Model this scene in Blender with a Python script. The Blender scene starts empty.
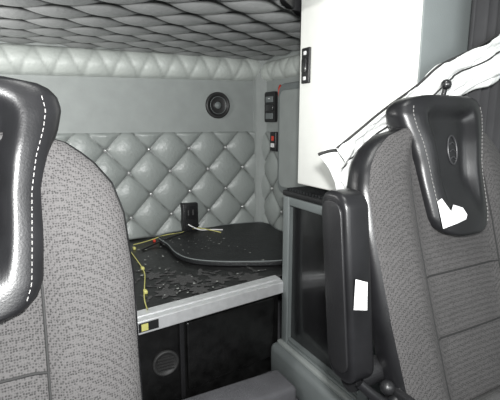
import bpy, bmesh, math, random
from mathutils import Vector, Euler, Matrix, noise
random.seed(4)
PI=math.pi
# ---------------------------------------------------------------- materials
def new_mat(name):
    m=bpy.data.materials.new(name); m.use_nodes=True
    return m, m.node_tree.nodes, m.node_tree.links, m.node_tree.nodes['Principled BSDF']
def mat(name,col,rough=.6,metal=0.0,var=.12,scale=12,bump=.0,bscale=200,coat=0.0,spec=.5):
    m,N,L,b=new_mat(name)
    tc=N.new('ShaderNodeTexCoord'); nz=N.new('ShaderNodeTexNoise'); nz.inputs['Scale'].default_value=scale; nz.inputs['Detail'].default_value=5
    L.new(tc.outputs['Object'],nz.inputs['Vector'])
    cr=N.new('ShaderNodeValToRGB'); cr.color_ramp.elements[0].position=.3; cr.color_ramp.elements[1].position=.7
    cr.color_ramp.elements[0].color=tuple(c*(1-var) for c in col)+(1,); cr.color_ramp.elements[1].color=tuple(min(1,c*(1+var)) for c in col)+(1,)
    L.new(nz.outputs['Fac'],cr.inputs['Fac']); L.new(cr.outputs['Color'],b.inputs['Base Color'])
    b.inputs['Roughness'].default_value=rough; b.inputs['Metallic'].default_value=metal
    b.inputs['Coat Weight'].default_value=coat; b.inputs['Specular IOR Level'].default_value=spec
    if bump>0:
        n2=N.new('ShaderNodeTexNoise'); n2.inputs['Scale'].default_value=bscale; n2.inputs['Detail'].default_value=3
        L.new(tc.outputs['Object'],n2.inputs['Vector'])
        bp=N.new('ShaderNodeBump'); bp.inputs['Strength'].default_value=bump; bp.inputs['Distance'].default_value=.004
        L.new(n2.outputs['Fac'],bp.inputs['Height']); L.new(bp.outputs['Normal'],b.inputs['Normal'])
    return m
def mesh_fabric(name,c1,c2,scale=170):
    m,N,L,b=new_mat(name)
    tc=N.new('ShaderNodeTexCoord'); v=N.new('ShaderNodeTexVoronoi'); v.inputs['Scale'].default_value=scale; v.inputs['Randomness'].default_value=.45
    L.new(tc.outputs['Object'],v.inputs['Vector'])
    cr=N.new('ShaderNodeValToRGB'); cr.color_ramp.elements[0].position=.15; cr.color_ramp.elements[1].position=.55
    cr.color_ramp.elements[0].color=c1+(1,); cr.color_ramp.elements[1].color=c2+(1,)
    L.new(v.outputs['Distance'],cr.inputs['Fac'])
    nz=N.new('ShaderNodeTexNoise'); nz.inputs['Scale'].default_value=7; L.new(tc.outputs['Object'],nz.inputs['Vector'])
    mx=N.new('ShaderNodeMix'); mx.data_type='RGBA'; mx.blend_type='MULTIPLY'; mx.inputs[0].default_value=.3
    L.new(cr.outputs['Color'],mx.inputs[6]); L.new(nz.outputs['Fac'],mx.inputs[7]); L.new(mx.outputs[2],b.inputs['Base Color'])
    bp=N.new('ShaderNodeBump'); bp.inputs['Strength'].default_value=.4; bp.inputs['Distance'].default_value=.002
    L.new(v.outputs['Distance'],bp.inputs['Height']); L.new(bp.outputs['Normal'],b.inputs['Normal'])
    b.inputs['Roughness'].default_value=.85
    return m
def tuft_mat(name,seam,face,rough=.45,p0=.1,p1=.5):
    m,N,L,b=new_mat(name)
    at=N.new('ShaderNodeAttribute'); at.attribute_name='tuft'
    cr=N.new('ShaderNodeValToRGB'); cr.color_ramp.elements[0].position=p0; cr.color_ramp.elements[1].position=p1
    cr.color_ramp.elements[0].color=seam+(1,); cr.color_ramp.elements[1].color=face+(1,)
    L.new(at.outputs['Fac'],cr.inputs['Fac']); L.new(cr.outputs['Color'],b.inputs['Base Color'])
    tc=N.new('ShaderNodeTexCoord'); nz=N.new('ShaderNodeTexNoise'); nz.inputs['Scale'].default_value=60; nz.inputs['Detail'].default_value=6
    L.new(tc.outputs['Object'],nz.inputs['Vector'])
    bp=N.new('ShaderNodeBump'); bp.inputs['Strength'].default_value=.25; bp.inputs['Distance'].default_value=.01
    L.new(nz.outputs['Fac'],bp.inputs['Height']); L.new(bp.outputs['Normal'],b.inputs['Normal'])
    b.inputs['Roughness'].default_value=rough
    return m
M={}
M['wall']=mat('grey_wall_vinyl',(.26,.28,.272),.55,bump=.15,bscale=150,var=.06)
M['quilt']=tuft_mat('grey_quilted_vinyl',(.12,.13,.125),(.27,.292,.282),.34,.12,.42)  # crease shade put into the colour: seams darker than the faces
M['quilt_light']=tuft_mat('light_quilted_vinyl',(.36,.385,.365),(.46,.49,.465),.42)
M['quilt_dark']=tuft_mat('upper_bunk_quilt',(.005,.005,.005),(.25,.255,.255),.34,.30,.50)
M['carpet']=mat('grey_carpet',(.12,.12,.13),.95,bump=.8,bscale=350)
M['black']=mat('black_plastic',(.012,.012,.013),.4,bump=.1)
M['gloss']=mat('gloss_black_door',(.012,.012,.013),.3,coat=.5)
M['board']=mat('black_bunk_board',(.006,.006,.006),.30,var=.5,scale=25,bump=.15,bscale=60)
M['mat']=mat('dark_mat_foam',(.011,.012,.013),.5,var=.4,bump=.5,bscale=90)
M['metal']=mat('aluminium_rail',(.78,.79,.80),.36,.6,var=.08,scale=30)
M['cab']=mat('grey_cabinet_plastic',(.15,.167,.167),.5,bump=.2,bscale=300,var=.05)
M['white']=mat('white_cabinet_panel',(.86,.87,.83),.45,var=.03)
M['cloth']=mat('white_vinyl_sheet',(.60,.61,.60),.38,var=.08,bump=.3,bscale=20)
M['leather']=mat('black_leather',(.009,.009,.010),.32,bump=.07,bscale=320,var=.3,spec=.4)
M['emblem']=mat('embossed_leather_edge',(.03,.03,.032),.3)
M['fabric']=mesh_fabric('seat_mesh_fabric',(.010,.0095,.0095),(.072,.069,.069),270)
M['fabric_d']=mesh_fabric('seat_mesh_fabric_centre',(.03,.03,.03),(.09,.088,.088),230)
M['stitch']=mat('pale_thread',(.22,.215,.21),.8)
M['seam']=mat('dark_seam',(.015,.015,.015),.8)
M['yellow']=mat('yellow_wire',(.50,.48,.16),.5)
M['red']=mat('red_plastic',(.55,.05,.03),.4)
M['tag']=mat('white_tag',(.70,.70,.70),.6,var=.1,scale=60)
M['debris']=mat('pale_debris',(.35,.36,.34),.8,var=.4,scale=60)
M['floral']=mat('grey_floral_print',(.05,.05,.05),.8)
M['slat']=mat('vent_slat_plastic',(.02,.02,.02),.6)
M['curtain']=mat('dark_curtain',(.03,.03,.032),.9)
M['chrome']=mat('button_metal',(.7,.7,.7),.3,.7)
M['speaker']=mat('speaker_cone',(.02,.02,.02),.45)
# ---------------------------------------------------------------- helpers
def link(o,parent=None):
    bpy.context.collection.objects.link(o)
    if parent: o.parent=parent
    return o
def empty(name):
    o=bpy.data.objects.new(name,None); o.empty_display_size=.1
    return link(o)
def mobj(name,vs,fs,m,parent=None,smooth=False):
    me=bpy.data.meshes.new(name); me.from_pydata([tuple(v) for v in vs],[],fs); me.update()
    bm=bmesh.new(); bm.from_mesh(me); bmesh.ops.recalc_face_normals(bm,faces=bm.faces); bm.to_mesh(me); bm.free()
    me.materials.append(m)
    if smooth:
        for p in me.polygons: p.use_smooth=True
    return link(bpy.data.objects.new(name,me),parent)
def box(name,lo,hi,m,parent=None,bevel=0,seg=3):
    x0,y0,z0=lo;x1,y1,z1=hi
    vs=[(x0,y0,z0),(x1,y0,z0),(x1,y1,z0),(x0,y1,z0),(x0,y0,z1),(x1,y0,z1),(x1,y1,z1),(x0,y1,z1)]
    o=mobj(name,vs,[(0,3,2,1),(4,5,6,7),(0,1,5,4),(1,2,6,5),(2,3,7,6),(3,0,4,7)],m,parent)
    if bevel:
        md=o.modifiers.new('bevel','BEVEL'); md.width=bevel; md.segments=seg; md.limit_method='ANGLE'
        for p in o.data.polygons: p.use_smooth=True
    return o
def prism(name,pts,axis,lo,hi,m,parent=None,bevel=0):
    def mk(a,b,c):
        return {0:(c,a,b),1:(a,c,b),2:(a,b,c)}[axis]
    n=len(pts); vs=[mk(a,b,lo) for a,b in pts]+[mk(a,b,hi) for a,b in pts]
    fs=[tuple(range(n)),tuple(range(n,2*n))]+[(i,(i+1)%n,n+(i+1)%n,n+i) for i in range(n)]
    o=mobj(name,vs,fs,m,parent)
    if bevel:
        md=o.modifiers.new('bevel','BEVEL'); md.width=bevel; md.segments=3; md.limit_method='ANGLE'
    return o
def rrect(a0,b0,a1,b1,r,n=6):
    out=[]
    for cx,cy,s in ((a1-r,b1-r,0),(a0+r,b1-r,1),(a0+r,b0+r,2),(a1-r,b0+r,3)):
        for i in range(n+1):
            t=PI/2*(s+i/n); out.append((cx+r*math.cos(t),cy+r*math.sin(t)))
    return out
def tube(name,pts,r,m,parent=None,cyclic=False):
    cu=bpy.data.curves.new(name,'CURVE'); cu.dimensions='3D'; cu.bevel_depth=r; cu.bevel_resolution=2; cu.resolution_u=6
    sp=cu.splines.new('NURBS'); sp.points.add(len(pts)-1)
    for p,c in zip(sp.points,pts): p.co=(c[0],c[1],c[2],1)
    sp.order_u=3; sp.use_endpoint_u=True
    sp.use_cyclic_u=cyclic
    cu.materials.append(m)
    return link(bpy.data.objects.new(name,cu),parent)
def cyl(name,c,axis,r0,r1,h,m,parent=None,n=32):
    c=Vector(c); q=Vector(axis).normalized().to_track_quat('Z','Y').to_matrix()
    vs=[]
    for k,(r,z) in enumerate(((r0,0),(r1,h))):
        for i in range(n): vs.append(c+q@Vector((r*math.cos(2*PI*i/n),r*math.sin(2*PI*i/n),z)))
    fs=[tuple(range(n)),tuple(range(n,2*n))]+[(i,(i+1)%n,n+(i+1)%n,n+i) for i in range(n)]
    return mobj(name,vs,fs,m,parent)
def revolve(name,c,axis,prof,m,parent=None,n=40):
    c=Vector(c); q=Vector(axis).normalized().to_track_quat('Z','Y').to_matrix(); vs=[];fs=[]
    for r,z in prof:
        for i in range(n): vs.append(c+q@Vector((r*math.cos(2*PI*i/n),r*math.sin(2*PI*i/n),z)))
    for k in range(len(prof)-1):
        for i in range(n): fs.append((k*n+i,k*n+(i+1)%n,(k+1)*n+(i+1)%n,(k+1)*n+i))
    return mobj(name,vs,fs,m,parent,True)
def balls(name,pts,r,m,parent=None):
    bm=bmesh.new()
    for p in pts:
        g=bmesh.ops.create_icosphere(bm,subdivisions=2,radius=r)
        for v in g['verts']: v.co=v.co+Vector(p)
    me=bpy.data.meshes.new(name); bm.to_mesh(me); bm.free(); me.materials.append(m)
    for p in me.polygons: p.use_smooth=True
    return link(bpy.data.objects.new(name,me),parent)
def tuft(name,o,U,V,Nn,lu,lv,cw,ch,depth,m,parent=None,res=.009,bulge=0,btn=None,clip=None,pw=.5):
    o=Vector(o);U=Vector(U);V=Vector(V);Nn=Vector(Nn)
    nu=int(lu/res)+1; nv=max(6,int(lv/res)+1); vs=[];fs=[];at=[]
    for j in range(nv+1):
        for i in range(nu+1):
            u=lu*i/nu; v=lv*j/nv
            p=u/cw+v/ch; q=u/cw-v/ch
            f=(abs(math.sin(PI*p))*abs(math.sin(PI*q)))**pw
            e=min(1,min(u,lu-u,v,lv-v)/.02+.0)
            e=math.sqrt(max(0,1-(1-e)**2))
            h=depth*f*e+bulge*math.sin(PI*v/lv)**.6 if bulge else depth*f*e
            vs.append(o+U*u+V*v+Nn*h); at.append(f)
    w=nu+1
    for j in range(nv):
        for i in range(nu):
            if clip and clip(vs[j*w+i]): continue
            fs.append((j*w+i,j*w+i+1,(j+1)*w+i+1,(j+1)*w+i))
    me=bpy.data.meshes.new(name); me.from_pydata([tuple(v) for v in vs],[],fs); me.update()
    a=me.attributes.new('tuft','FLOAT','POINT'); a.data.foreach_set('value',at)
    bm=bmesh.new(); bm.from_mesh(me); bmesh.ops.delete(bm,geom=[v for v in bm.verts if not v.link_faces],context='VERTS'); bm.to_mesh(me); bm.free()
    for p in me.polygons: p.use_smooth=True
    me.materials.append(m)
    ob=link(bpy.data.objects.new(name,me),parent)
    if btn:
        pts=[]
        for a_ in range(0,400):
            for b_ in range(-200,200):
                u=cw*(a_+b_)/2; v=ch*(a_-b_)/2
                if .03<u<lu-.03 and .03<v<lv-.03: pts.append(o+U*u+V*v+Nn*.005)
            if cw*a_/2>lu+lv*2: break
        balls(name+'_buttons',pts,.009,btn,ob if parent is None else parent)
    return ob
FZ=-.05
# ---------------------------------------------------------------- shell
box('floor',(-.6,-1.2,FZ-.05),(1.42,2.56,FZ),M['carpet'])
box('wall_back',(-.6,2.51,FZ),(1.42,2.56,2.05),M['wall'])
box('wall_right',(1.42,-1.2,FZ),(1.47,2.56,2.05),M['wall'])
box('wall_left',(-.65,-1.2,FZ),(-.6,2.56,2.05),M['wall'])
box('ceiling',(-.65,-.3,2.05),(1.47,2.56,2.1),M['wall'])
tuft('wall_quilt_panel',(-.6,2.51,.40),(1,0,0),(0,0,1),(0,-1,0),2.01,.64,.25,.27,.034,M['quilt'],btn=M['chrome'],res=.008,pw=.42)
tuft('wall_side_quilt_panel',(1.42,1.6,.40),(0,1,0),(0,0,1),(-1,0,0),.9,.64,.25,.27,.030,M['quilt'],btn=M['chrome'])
cv=[(1.36,2.51),(1.365,2.48),(1.38,2.455),(1.42,2.44),(1.42,2.51)]
prism('trim_3',cv,2,.40,1.49,M['wall'])
tuft('trim_1',(-.6,2.51,1.325),(1,0,.02),(0,0,1),(0,-1,0),2.01,.15,.15,.30,.012,M['quilt_light'],bulge=.05,btn=None)
tuft('trim_2',(1.42,1.6,1.36),(0,1,0),(0,0,1),(-1,0,0),.9,.12,.15,.30,.010,M['quilt_light'],bulge=.03)
# ---------------------------------------------------------------- upper bunk
ub=empty('upper_bunk')
fe=lambda x:1.41-(.94-x)*.85
prism('bunk_frame',[(-.6,1.0),(.458,1.0),(.94,1.41),(.94,1.43),(1.42,1.43),(1.42,2.51),(-.6,2.51)],2,1.52,1.58,M['black'],ub,.004)
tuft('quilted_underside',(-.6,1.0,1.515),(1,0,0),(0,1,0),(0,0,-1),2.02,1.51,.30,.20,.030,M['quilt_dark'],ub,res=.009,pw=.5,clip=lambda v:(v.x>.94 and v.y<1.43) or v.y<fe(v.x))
# ---------------------------------------------------------------- lower bunk
lb=empty('lower_bunk')
fr=lambda x:1.405+.123*x
prism('bunk_board',[(-.6,fr(-.6)),(.98,fr(.98)),(.98,1.56),(1.42,1.56),(1.42,2.51),(-.6,2.51)],2,.375,.40,M['board'],lb)
def strip(name,x0,x1,z0,z1,d0,d1,m,bev=.004):
    vs=[]
    for z in (z0,z1):
        for x,d in ((x0,d0),(x1,d0),(x1,d1),(x0,d1)): vs.append((x,fr(x)+d,z))
    o=mobj(name,vs,[(0,1,2,3),(4,5,6,7),(0,1,5,4),(1,2,6,5),(2,3,7,6),(3,0,4,7)],m,lb)
    if bev:
        md=o.modifiers.new('bevel','BEVEL'); md.width=bev; md.segments=2
    return o
strip('front_rail',-.6,.968,.352,.404,-.035,.0,M['metal'])
strip('front_rail_lip',-.6,.968,.398,.408,.0,.05,M['metal'])
strip('front_panel',-.6,.968,FZ,.352,.02,.05,M['board'],0)
strip('locker_door',.50,.94,.03,.325,.004,.02,M['board'],.008)
strip('locker_frame',.47,.49,.0,.345,.006,.02,M['black'],.004)
strip('rail_label',.30,.375,.362,.396,-.037,-.035,M['black'],0)
strip('rail_label_yellow',.31,.335,.366,.392,-.039,-.037,M['yellow'],0)
vx=.41; vy=fr(vx)+.018
revolve('floor_vent_ring',(vx,vy,.18),(0,-1,0),[(.052,0),(.052,.012),(.044,.014),(.04,.006),(.03,.004),(.0,.004)],M['slat'],lb)
for k in range(5): box('vent_slat_%d'%k,(vx-.033,vy-.012,.152+.0125*k),(vx+.033,vy-.004,.155+.0125*k),M['slat'],lb)
mp=[(.72,2.46),(1.36,2.46),(1.38,2.2),(1.36,1.72),(1.12,1.68),(.92,1.75),(.74,1.86),(.66,1.99),(.66,2.2)]
def cr(pts,n=6):
    out=[];L=len(pts)
    for i in range(L):
        p0,p1,p2,p3=[Vector(pts[(i+k-1)%L]) for k in range(4)]
        for s in range(n):
            t=s/n; out.append(.5*((2*p1)+(-p0+p2)*t+(2*p0-5*p1+4*p2-p3)*t*t+(-p0+3*p1-3*p2+p3)*t**3))
    return out
mc=cr(mp)
prism('loose_mat',[tuple(p) for p in mc],2,.40,.425,M['mat'],lb,.006)
tube('mat_piping',[(p[0],p[1],.426) for p in mc],.003,M['cab'],lb,True)
vs=[];fs=[]
def petal(cx,cy,ang,l,w,z=.4015):
    n=10;b=len(vs)
    for i in range(n):
        t=2*PI*i/n; a=l/2+l/2*math.cos(t); c=w/2*math.sin(t)*(1-.3*math.cos(t))
        vs.append((cx+a*math.cos(ang)-c*math.sin(ang),cy+a*math.sin(ang)+c*math.cos(ang),z))
    fs.append(tuple(range(b,b+n)))
zc=0
for cx,cy,s in ((.58,1.73,1.5),(.72,1.66,1.3),(.86,1.61,1.4),(.47,1.62,1.2),(.60,1.58,1.0),(.47,1.84,1.1)):
    for k in range(7): zc+=1; petal(cx,cy,k*2*PI/7+cx*9,.048*s,.024*s,.4012+zc*.00001)
    for k in range(4):
        a=cx*30+k*1.6
        for j in range(3): zc+=1; petal(cx+math.cos(a)*.055*s+j*.022*math.cos(a+j*.5),cy+math.sin(a)*.055*s+j*.022*math.sin(a+j*.5),a+1.0*(-1)**j,.035*s,.014*s,.4012+zc*.00001)
mobj('floral_print',vs,fs,M['floral'],lb)
vs=[];fs=[]
for k in range(130):
    x=random.uniform(.42,1.0); y=random.uniform(fr(x)+.08,2.35)
    zz=.4045 if (x<.64 or y<1.7) else .4265
    if .64<x<.95 and 1.68<y<2.0: continue
    a=random.uniform(0,PI); s=random.uniform(.001,.007); b=len(vs)
    for i in range(4): vs.append((x+s*math.cos(a+i*PI/2)*random.uniform(.5,1.5),y+s*math.sin(a+i*PI/2)*random.uniform(.5,1.5),zz+.001))
    fs.append((b,b+1,b+2,b+3))
mobj('debris',vs,fs,M['debris'],lb)
w=empty('wire_bundle')
tube('wire_1',[(.50,2.36,.41),(.60,2.40,.408),(.70,2.42,.43),(.82,2.44,.42),(.90,2.43,.45),(.98,2.38,.435),(1.02,2.30,.432)],.003,M['yellow'],w)
tube('wire_2',[(.46,2.3,.405),(.455,2.1,.408),(.45,1.9,.405),(.41,1.75,.41),(.36,1.57,.405),(.35,1.47,.415)],.0025,M['yellow'],w)
tube('wire_3',[(.52,2.25,.405),(.60,2.31,.41),(.70,2.33,.43),(.80,2.36,.44),(.93,2.44,.46)],.005,M['black'],w)
tube('wire_4',[(.86,2.44,.47),(.9,2.38,.44),(.99,2.40,.432),(1.06,2.36,.43)],.004,M['tag'],w)
for i,(x,y) in enumerate(((.45,1.95),(.39,1.66),(.63,2.4),(.49,2.3))):
    box('wire_connector_%d'%i,(x-.007,y-.013,.40),(x+.007,y+.013,.414),M['red' if i==2 else 'yellow'],w,.003)
ob=empty('power_socket')
box('housing',(.83,2.455,.415),(.935,2.51,.60),M['black'],ob,.008)
box('face',(.845,2.45,.50),(.92,2.456,.585),M['gloss'],ob,.003)
box('slot_1',(.862,2.447,.525),(.87,2.451,.56),M['floral'],ob); box('slot_2',(.892,2.447,.525),(.90,2.451,.56),M['floral'],ob)
sp=empty('wall_speaker')
revolve('surround',(1.10,2.51,1.205),(0,-1,0),[(.082,0),(.082,.012),(.076,.018),(.066,.016),(.062,.008),(.05,.004),(.03,.001),(.02,.001),(.018,.008),(.01,.014),(.0,.016)],M['speaker'],sp)
revolve('ring',(1.10,2.495,1.205),(0,-1,0),[(.052,0),(.0535,.004),(.055,0)],M['cab'],sp)
revolve('dust_cap',(1.10,2.5,1.205),(0,-1,0),[(.022,0),(.016,.008),(.0,.011)],M['cab'],sp)
pnl=empty('switch_panel')
prism('plate',rrect(2.30,1.10,2.43,1.29,.015),0,1.40,1.42,M['black'],pnl)
for k in range(3): box('rocker_%d'%k,(1.394,2.32,1.12+.052*k),(1.40,2.41,1.157+.052*k),M['cab' if k!=1 else 'gloss'],pnl,.003)
box('indicator',(1.392,2.355,1.245),(1.395,2.375,1.25),M['tag'],pnl)
hk=empty('emergency_pull')
box('base',(1.385,2.21,1.27),(1.42,2.245,1.31),M['black'],hk,.004)
tube('red_handle',[(1.385,2.22,1.31),(1.37,2.19,1.32),(1.36,2.19,1.27),(1.375,2.2,1.24)],.009,M['red'],hk)
ph=empty('charger_holder')
box('body',(1.37,2.24,.92),(1.42,2.31,1.04),M['black'],ph,.006)
box('red_key',(1.364,2.26,.985),(1.37,2.285,1.015),M['red'],ph,.002)
box('label',(1.367,2.255,.945),(1.37,2.295,.97),M['tag'],ph)
sc=empty('side_cupboard')
prism('carcass',rrect(1.55,.68,2.17,1.32,.06),0,1.34,1.42,M['cab'],sc,.01)
prism('door_panel',rrect(1.59,.72,2.13,1.28,.045),0,1.325,1.34,M['wall'],sc,.006)
# ---------------------------------------------------------------- white upper cabinet
uc=empty('white_upper_cabinet')
box('carcass',(.985,.85,.85),(1.419,1.41,1.75),M['cab'],uc,.004)
box('door_panel',(.968,.945,.853),(.985,1.41,1.745),M['white'],uc,.006)
box('fixed_panel',(.968,.85,.853),(.985,.94,1.745),M['white'],uc,.006)
box('latch_plate',(.958,1.335,1.245),(.968,1.385,1.375),M['black'],uc,.004)
box('latch_pull',(.950,1.345,1.285),(.958,1.375,1.335),M['gloss'],uc,.004)
box('latch_rivet_1',(.954,1.352,1.348),(.959,1.368,1.362),M['tag'],uc,.003)
box('latch_rivet_2',(.954,1.352,1.256),(.959,1.368,1.270),M['tag'],uc,.003)
# ---------------------------------------------------------------- lower cabinet
lc=empty('storage_cabinet')
X=.97
box('carcass_back',(1.30,.95,.11),(1.419,1.50,.78),M['cab'],lc)
box('end_panel_rear',(X,1.475,.11),(1.30,1.50,.78),M['cab'],lc)
box('end_panel_front',(X,.95,.11),(1.30,.975,.78),M['cab'],lc)
box('top_panel',(X,.95,.765),(1.419,1.50,.79),M['cab'],lc,.004)
box('bottom_panel',(X,.95,.11),(1.30,1.50,.14),M['cab'],lc)
box('frame_left',(X-.012,1.455,.11),(X,1.50,.79),M['cab'],lc,.005)
box('frame_right',(X-.012,.95,.11),(X,1.0,.79),M['cab'],lc,.005)
box('frame_top',(X-.012,1.0,.755),(X,1.455,.79),M['cab'],lc,.005)
box('frame_bottom',(X-.012,1.0,.11),(X,1.455,.135),M['cab'],lc,.005)
box('black_door',(X+.02,.98,.14),(X+.035,1.47,.755),M['gloss'],lc,.003)
box('top_tray',(X-.008,.97,.79),(1.38,1.515,.815),M['black'],lc,.008)
for k in range(26):
    y=.98+.02*k; box('tray_rib_%d'%k,(X+.0,y,.815),(1.36,y+.009,.825),M['mat'],lc)
box('kick_base',(X-.06,.95,FZ),(1.419,1.53,.11),M['cab'],lc,.03)
box('kick_ledge',(X-.03,.97,.10),(X+.1,1.51,.125),M['wall'],lc,.01)
box('carpet_step',(.38,1.26,FZ),(.89,1.415,.05),M['carpet'],None,.02)
# ---------------------------------------------------------------- seats
def lerp(tab,z):
    if z<=tab[0][0]: return tab[0][1]
    for (a,b),(c,d) in zip(tab,tab[1:]):
        if z<=c:
            t=(z-a)/(c-a); return b+(d-b)*t
    return tab[-1][1]
def sst(x,a,b):
    t=max(0,min(1,(x-a)/(b-a))); return t*t*(3-2*t)
WB=[(.33,.20),(.38,.235),(.5,.262),(.65,.276),(.85,.285),(.95,.28),(1.0,.265),(1.04,.235),(1.07,.195),(1.085,.15)]
TB=[(.33,.04),(.37,.065),(.95,.062),(1.03,.055),(1.07,.04),(1.085,.02)]
yf=lambda z:.735-.30*(1.14-z)
def ring(c,z,w,t,rec,n=72,e=3.2,off=0):
    r=[]
    for i in range(n):
        a=2*PI*i/n; ca,sa=math.cos(a),math.sin(a)
        x=w*math.copysign(abs(ca)**(2/e),ca); y=t*math.copysign(abs(sa)**(2/e),sa)
        s=abs(x/w)
        if sa<0: y+=rec*(1-sst(s,.42,.62))
        r.append(Vector((c+x,yf(z)+t+y+off,z)))
    return r
def loft(name,rings,m,parent,m2=None,kk=2):
    vs=[p for r in rings for p in r]; n=len(rings[0]); fs=[]
    for k in range(len(rings)-1):
        for i in range(n): fs.append((k*n+i,k*n+(i+1)%n,(k+1)*n+(i+1)%n,(k+1)*n+i))
    fs.append(tuple(range(n))); fs.append(tuple(range((len(rings)-1)*n,len(rings)*n)))
    o=mobj(name,vs,fs,m,parent,True)
    if m2:
        o.data.materials.append(m2)
        for k in range(len(rings)-1):
            for i in range(n):
                if i<=n//2+kk or i>=n-kk-1: o.data.polygons[k*n+i].material_index=1
    return o
WH=[(.828,.05),(.833,.075),(.848,.096),(.87,.106),(.92,.112),(1.0,.120),(1.05,.132),(1.09,.148),(1.12,.155),(1.14,.150),(1.155,.135),(1.163,.11),(1.166,.08)]
TH=[(.828,.02),(.848,.035),(.95,.04),(1.03,.05),(1.09,.06),(1.13,.055),(1.155,.04),(1.166,.015)]
def dashes(name,pts,m,parent,l=.006,gap=.004,r=.0009):
    P=[Vector(p) for p in pts]; vs=[];fs=[]
    seg=[(P[i],P[i+1]) for i in range(len(P)-1)]
    pos=0;tot=sum((b-a).length for a,b in seg)
    def at(s):
        for a,b in seg:
            L=(b-a).length
            if s<=L: return a+(b-a)*(s/L)
            s-=L
        return P[-1]
    while pos+l<tot:
        a=at(pos);b=at(pos+l); dr=(b-a).normalized(); q=dr.to_track_quat('Z','Y').to_matrix(); k=len(vs)
        for e in (a,b):
            for i in range(4): vs.append(e+q@Vector((r*math.cos(PI/2*i),r*math.sin(PI/2*i),0)))
        fs+= [(k,k+1,k+2,k+3),(k+4,k+5,k+6,k+7)]+[(k+i,k+(i+1)%4,k+4+(i+1)%4,k+4+i) for i in range(4)]
        pos+=l+gap
    return mobj(name,vs,fs,m,parent)
def front_y(z,s,w,t,rec,e,off):
    s=abs(s); y=-t*max(0,1-s**e)**(1/e); y+=rec*(1-sst(s,.42,.62)); return yf(z)+t+y+off
def seat(c,hc,armside,label,fabric,kk):
    p=empty('truck_seat')
    zs=[.33+i*(1.085-.33)/44 for i in range(45)]
    loft('backrest',[ring(c,z,lerp(WB,z),lerp(TB,z),.022) for z in zs],fabric,p,M['leather'],kk)
    OFF=-.022
    def hrec(z): return .030*sst(z,.86,.97)*(1-sst(z,1.10,1.15))
    zh=[.828+i*(1.166-.828)/48 for i in range(49)]
    loft('headrest_leather',[ring(hc,z,lerp(WH,z),lerp(TH,z),hrec(z),e=3.0,off=OFF+.010*(1-sst(z,.95,1.08))) for z in zh],M['leather'],p)
    def hy(z,s): return front_y(z,s,0,lerp(TH,z),hrec(z),3.0,OFF+.010*(1-sst(z,.95,1.08)))
    for sg,nm in ((1,'r'),(-1,'l')):
        pts=[]
        for i in range(40):
            z=.85+i*(1.14-.85)/39; s=.84*sg; pts.append((hc+s*lerp(WH,z),hy(z,s)-.0012,z))
        dashes('stitching_'+nm,pts,M['stitch'],p)
        pts=[]
        for i in range(30):
            z=.36+i*(.98-.36)/29; s=.50*sg; pts.append((c+s*lerp(WB,z),front_y(z,s,0,lerp(TB,z),.022,3.2,0)-.0005,z))
        tube('panel_seam_'+nm,pts,.0022,M['seam'],p)
    for k,z in enumerate((.74,.60)):
        pts=[]
        for i in range(21):
            s=-.5+i/20; pts.append((c+s*lerp(WB,z),front_y(z,s,0,lerp(TB,z),.022,3.2,0)-.0005,z))
        tube('cross_seam_%d'%k,pts,.0022,M['seam'],p)
    ez=1.03; e=[]
    for i in range(24):
        a=2*PI*i/24; z=ez+.036*math.sin(a); x=.017*math.cos(a); e.append((hc+.012+x,hy(z,.1)-.001,z))
    tube('emblem_ring',e,.0024,M['emblem'],p,True)
    for k in range(3):
        z=ez+.018*(k-1); tube('emblem_bar_%d'%k,[(hc+.002,hy(z,.1)-.001,z-.005),(hc+.012,hy(z,.1)-.002,z+.006),(hc+.022,hy(z,.1)-.001,z-.005)],.0018,M['emblem'],p)
    box('seat_cushion',(c-.26,.10,.34),(c+.26,.56,.46),M['fabric_d'],p,.045,5)
    box('cushion_base',(c-.24,.12,.26),(c+.24,.60,.345),M['leather'],p,.02)
    box('recliner_plate',(c-.27,.50,.28),(c-.25,.62,.52),M['black'],p,.01)
    box('pedestal',(c-.15,.18,FZ+.03),(c+.15,.52,.27),M['black'],p,.02)
    box('floor_plate',(c-.2,.12,FZ),(c+.2,.6,FZ+.035),M['black'],p,.006)
    if armside:
        def arm(nm,y0,y1,z0,z1,x0,x1,m,r,bv):
            pts=rrect(y0,z0,y1,z1,r); pts=[(a+.12*(b-.9),b) for a,b in pts]
            o=prism(nm,pts,0,x0,x1,m,p,bv)
            for q in o.data.polygons: q.use_smooth=True
            return o
        arm('armrest_pad',.652,.74,.535,.955,.572,.640,M['leather'],.036,.012)
        arm('armrest_side_cap',.664,.728,.56,.935,.567,.574,M['black'],.028,.002)
        cyl('armrest_pivot',(.60,.655,.53),(1,0,0),.03,.03,.09,M['black'],p)
        tube('armrest_lever',[(.60,.62,.54),(.625,.60,.51),(.66,.585,.485)],.012,M['leather'],p)
        mobj('armrest_tag',[(.580,.6265,.712),(.616,.6245,.704),(.620,.632,.764),(.586,.632,.777)],[(0,1,2,3)],M['tag'],p)
        balls('recline_knob',[(.665,.60,.52),(.678,.585,.49)],.017,M['black'],p)
    if label:
        prof=[(-.092,.850),(-.094,.913),(-.082,.920),(-.060,.888),(-.040,.901),(-.012,.892),(-.006,.876),(-.015,.866),(-.045,.860)]
        vs=[(hc+x,hy(z,x/.11)-.003,z) for x,z in prof]
        mobj('torn_label',vs,[tuple(range(len(vs)))],M['tag'],p)
    return p
s1=seat(.943,.955,True,True,M['fabric'],4)
s2=seat(-.138,-.098,False,False,M['fabric'],2)
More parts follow.
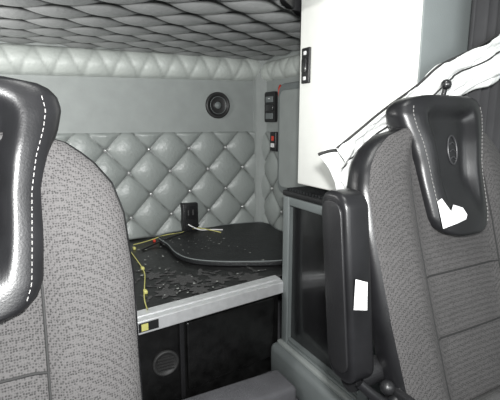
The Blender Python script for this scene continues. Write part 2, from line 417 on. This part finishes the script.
# ---------------------------------------------------------------- draped white sheet
up=[(.690,.84,1.035),(.744,.83,1.075),(.822,.82,1.131),(.922,.805,1.195),(.966,.78,1.242),(1.032,.76,1.275),(1.117,.74,1.318),(1.24,.73,1.37)]
lo=[(.737,.87,.895),(.773,.87,.94),(.851,.86,1.0),(.940,.86,1.04),(1.02,.815,1.13),(1.075,.78,1.176),(1.135,.74,1.205),(1.25,.73,1.25)]
dr=empty('draped_sheet')
def cr_open(pts,n=14):
    P=[Vector(p) for p in pts]; P=[P[0]*2-P[1]]+P+[P[-1]*2-P[-2]]; out=[]
    for i in range(1,len(P)-2):
        p0,p1,p2,p3=P[i-1:i+3]
        for s in range(n):
            t=s/n; out.append(.5*((2*p1)+(-p0+p2)*t+(2*p0-5*p1+4*p2-p3)*t*t+(-p0+3*p1-3*p2+p3)*t**3))
    out.append(P[-2]); return out
ua=cr_open(up); la=cr_open(lo); vs=[];fs=[];K=30
for i,(a,b) in enumerate(zip(ua,la)):
    for k in range(K+1):
        t=k/K; q=a.lerp(b,t)
        cr_=abs(noise.noise(Vector((i*.07,t*4.5,1.3))))*.030+abs(noise.noise(Vector((i*.16+4,t*8-i*.05,7))))*.014
        q.y-=.010*math.sin(t*PI*3+i*.09)+.01*math.sin(PI*t)+cr_; q.z+=.006*noise.noise(Vector((i*.1,t*3,2))); vs.append(q)
for i in range(len(ua)-1):
    for k in range(K): b=i*(K+1)+k; fs.append((b,b+1,b+K+2,b+K+1))
sh=mobj('sheet',vs,fs,M['cloth'],dr,True); md=sh.modifiers.new('thick','SOLIDIFY'); md.thickness=.003
tube('dark_hem',[tuple(v+Vector((0,-.006,0))) for v in ua],.0035,M['seam'],dr)
ks=[vs[i*(K+1)+11]+Vector((0,-.004,0)) for i in range(len(ua))]
tube('dark_cord',[tuple(v) for v in ks],.0026,M['seam'],dr)
fl=[(.655,.86,1.02),(.69,.855,1.045),(.735,.85,1.06),(.78,.85,1.03),(.775,.85,.97),(.74,.85,.895),(.715,.85,.89),(.71,.86,.945),(.69,.86,.98)]
mobj('hanging_flap',fl+[(.735,.835,.985)],[(i,(i+1)%9,9) for i in range(9)],M['cloth'],dr,True)
tube('flap_cord',[(.65,.855,1.02),(.69,.845,1.035),(.735,.835,1.02),(.77,.83,.99)],.004,M['seam'],dr)
kn=empty('hook_knob')
balls('ball',[(.965,.745,1.195)],.014,M['gloss'],kn)
tube('stem',[(.965,.745,1.195),(.966,.752,1.17),(.967,.758,1.14)],.006,M['black'],kn)
# ---------------------------------------------------------------- curtain beside the driver's door
vs=[];fs=[]
n=60
for j in range(2):
    z=(FZ+.02,1.95)[j]
    for i in range(n+1):
        x=1.12+.28*i/n; vs.append((x,.79+.018*math.sin(i*.75),z))
for i in range(n): fs.append((i,i+1,n+2+i,n+1+i))
cu=mobj('door_curtain',vs,fs,M['curtain'],None,True); md=cu.modifiers.new('t','SOLIDIFY'); md.thickness=.004
# ---------------------------------------------------------------- lights
def area(name,loc,target,size,energy,col=(1,1,1),sy=None):
    l=bpy.data.lights.new(name,'AREA'); l.energy=energy; l.color=col; l.size=size
    if sy: l.shape='RECTANGLE'; l.size_y=sy
    o=bpy.data.objects.new(name,l); o.location=loc; o.rotation_euler=(Vector(target)-Vector(loc)).to_track_quat('-Z','Y').to_euler(); link(o); return o
area('windshield_daylight',(.4,-1.1,1.35),(.4,1.5,1.0),1.8,28,(.97,1,1),.8)
area('cab_roof_fill',(.4,.45,2.0),(.5,1.2,.6),.4,8,(1,1,.97))  # added fill below the roof, lifts seats and back wall, no fixture there
area('camera_flash',(.05,.02,1.2),(.66,1.5,1.12),.05,30,(1,1,.99))
area('sleeper_fill',(-.5,1.75,1.25),(1.0,2.3,.9),.2,10,(1,.99,.97))  # added fill out of view at the left, brightens the sleeper walls
wd=bpy.data.worlds.new('world'); bpy.context.scene.world=wd; wd.use_nodes=True
wd.node_tree.nodes['Background'].inputs[0].default_value=(.85,.87,.9,1); wd.node_tree.nodes['Background'].inputs[1].default_value=.35
bpy.context.scene.view_settings.view_transform='Standard'
# ---------------------------------------------------------------- camera
cam=bpy.data.cameras.new('camera'); co=link(bpy.data.objects.new('camera',cam))
co.location=(0,0,1.1); co.rotation_euler=Euler((math.radians(79.5),0,math.radians(-28)),'XYZ'); cam.lens=30.24; cam.clip_start=.01
bpy.context.scene.camera=co
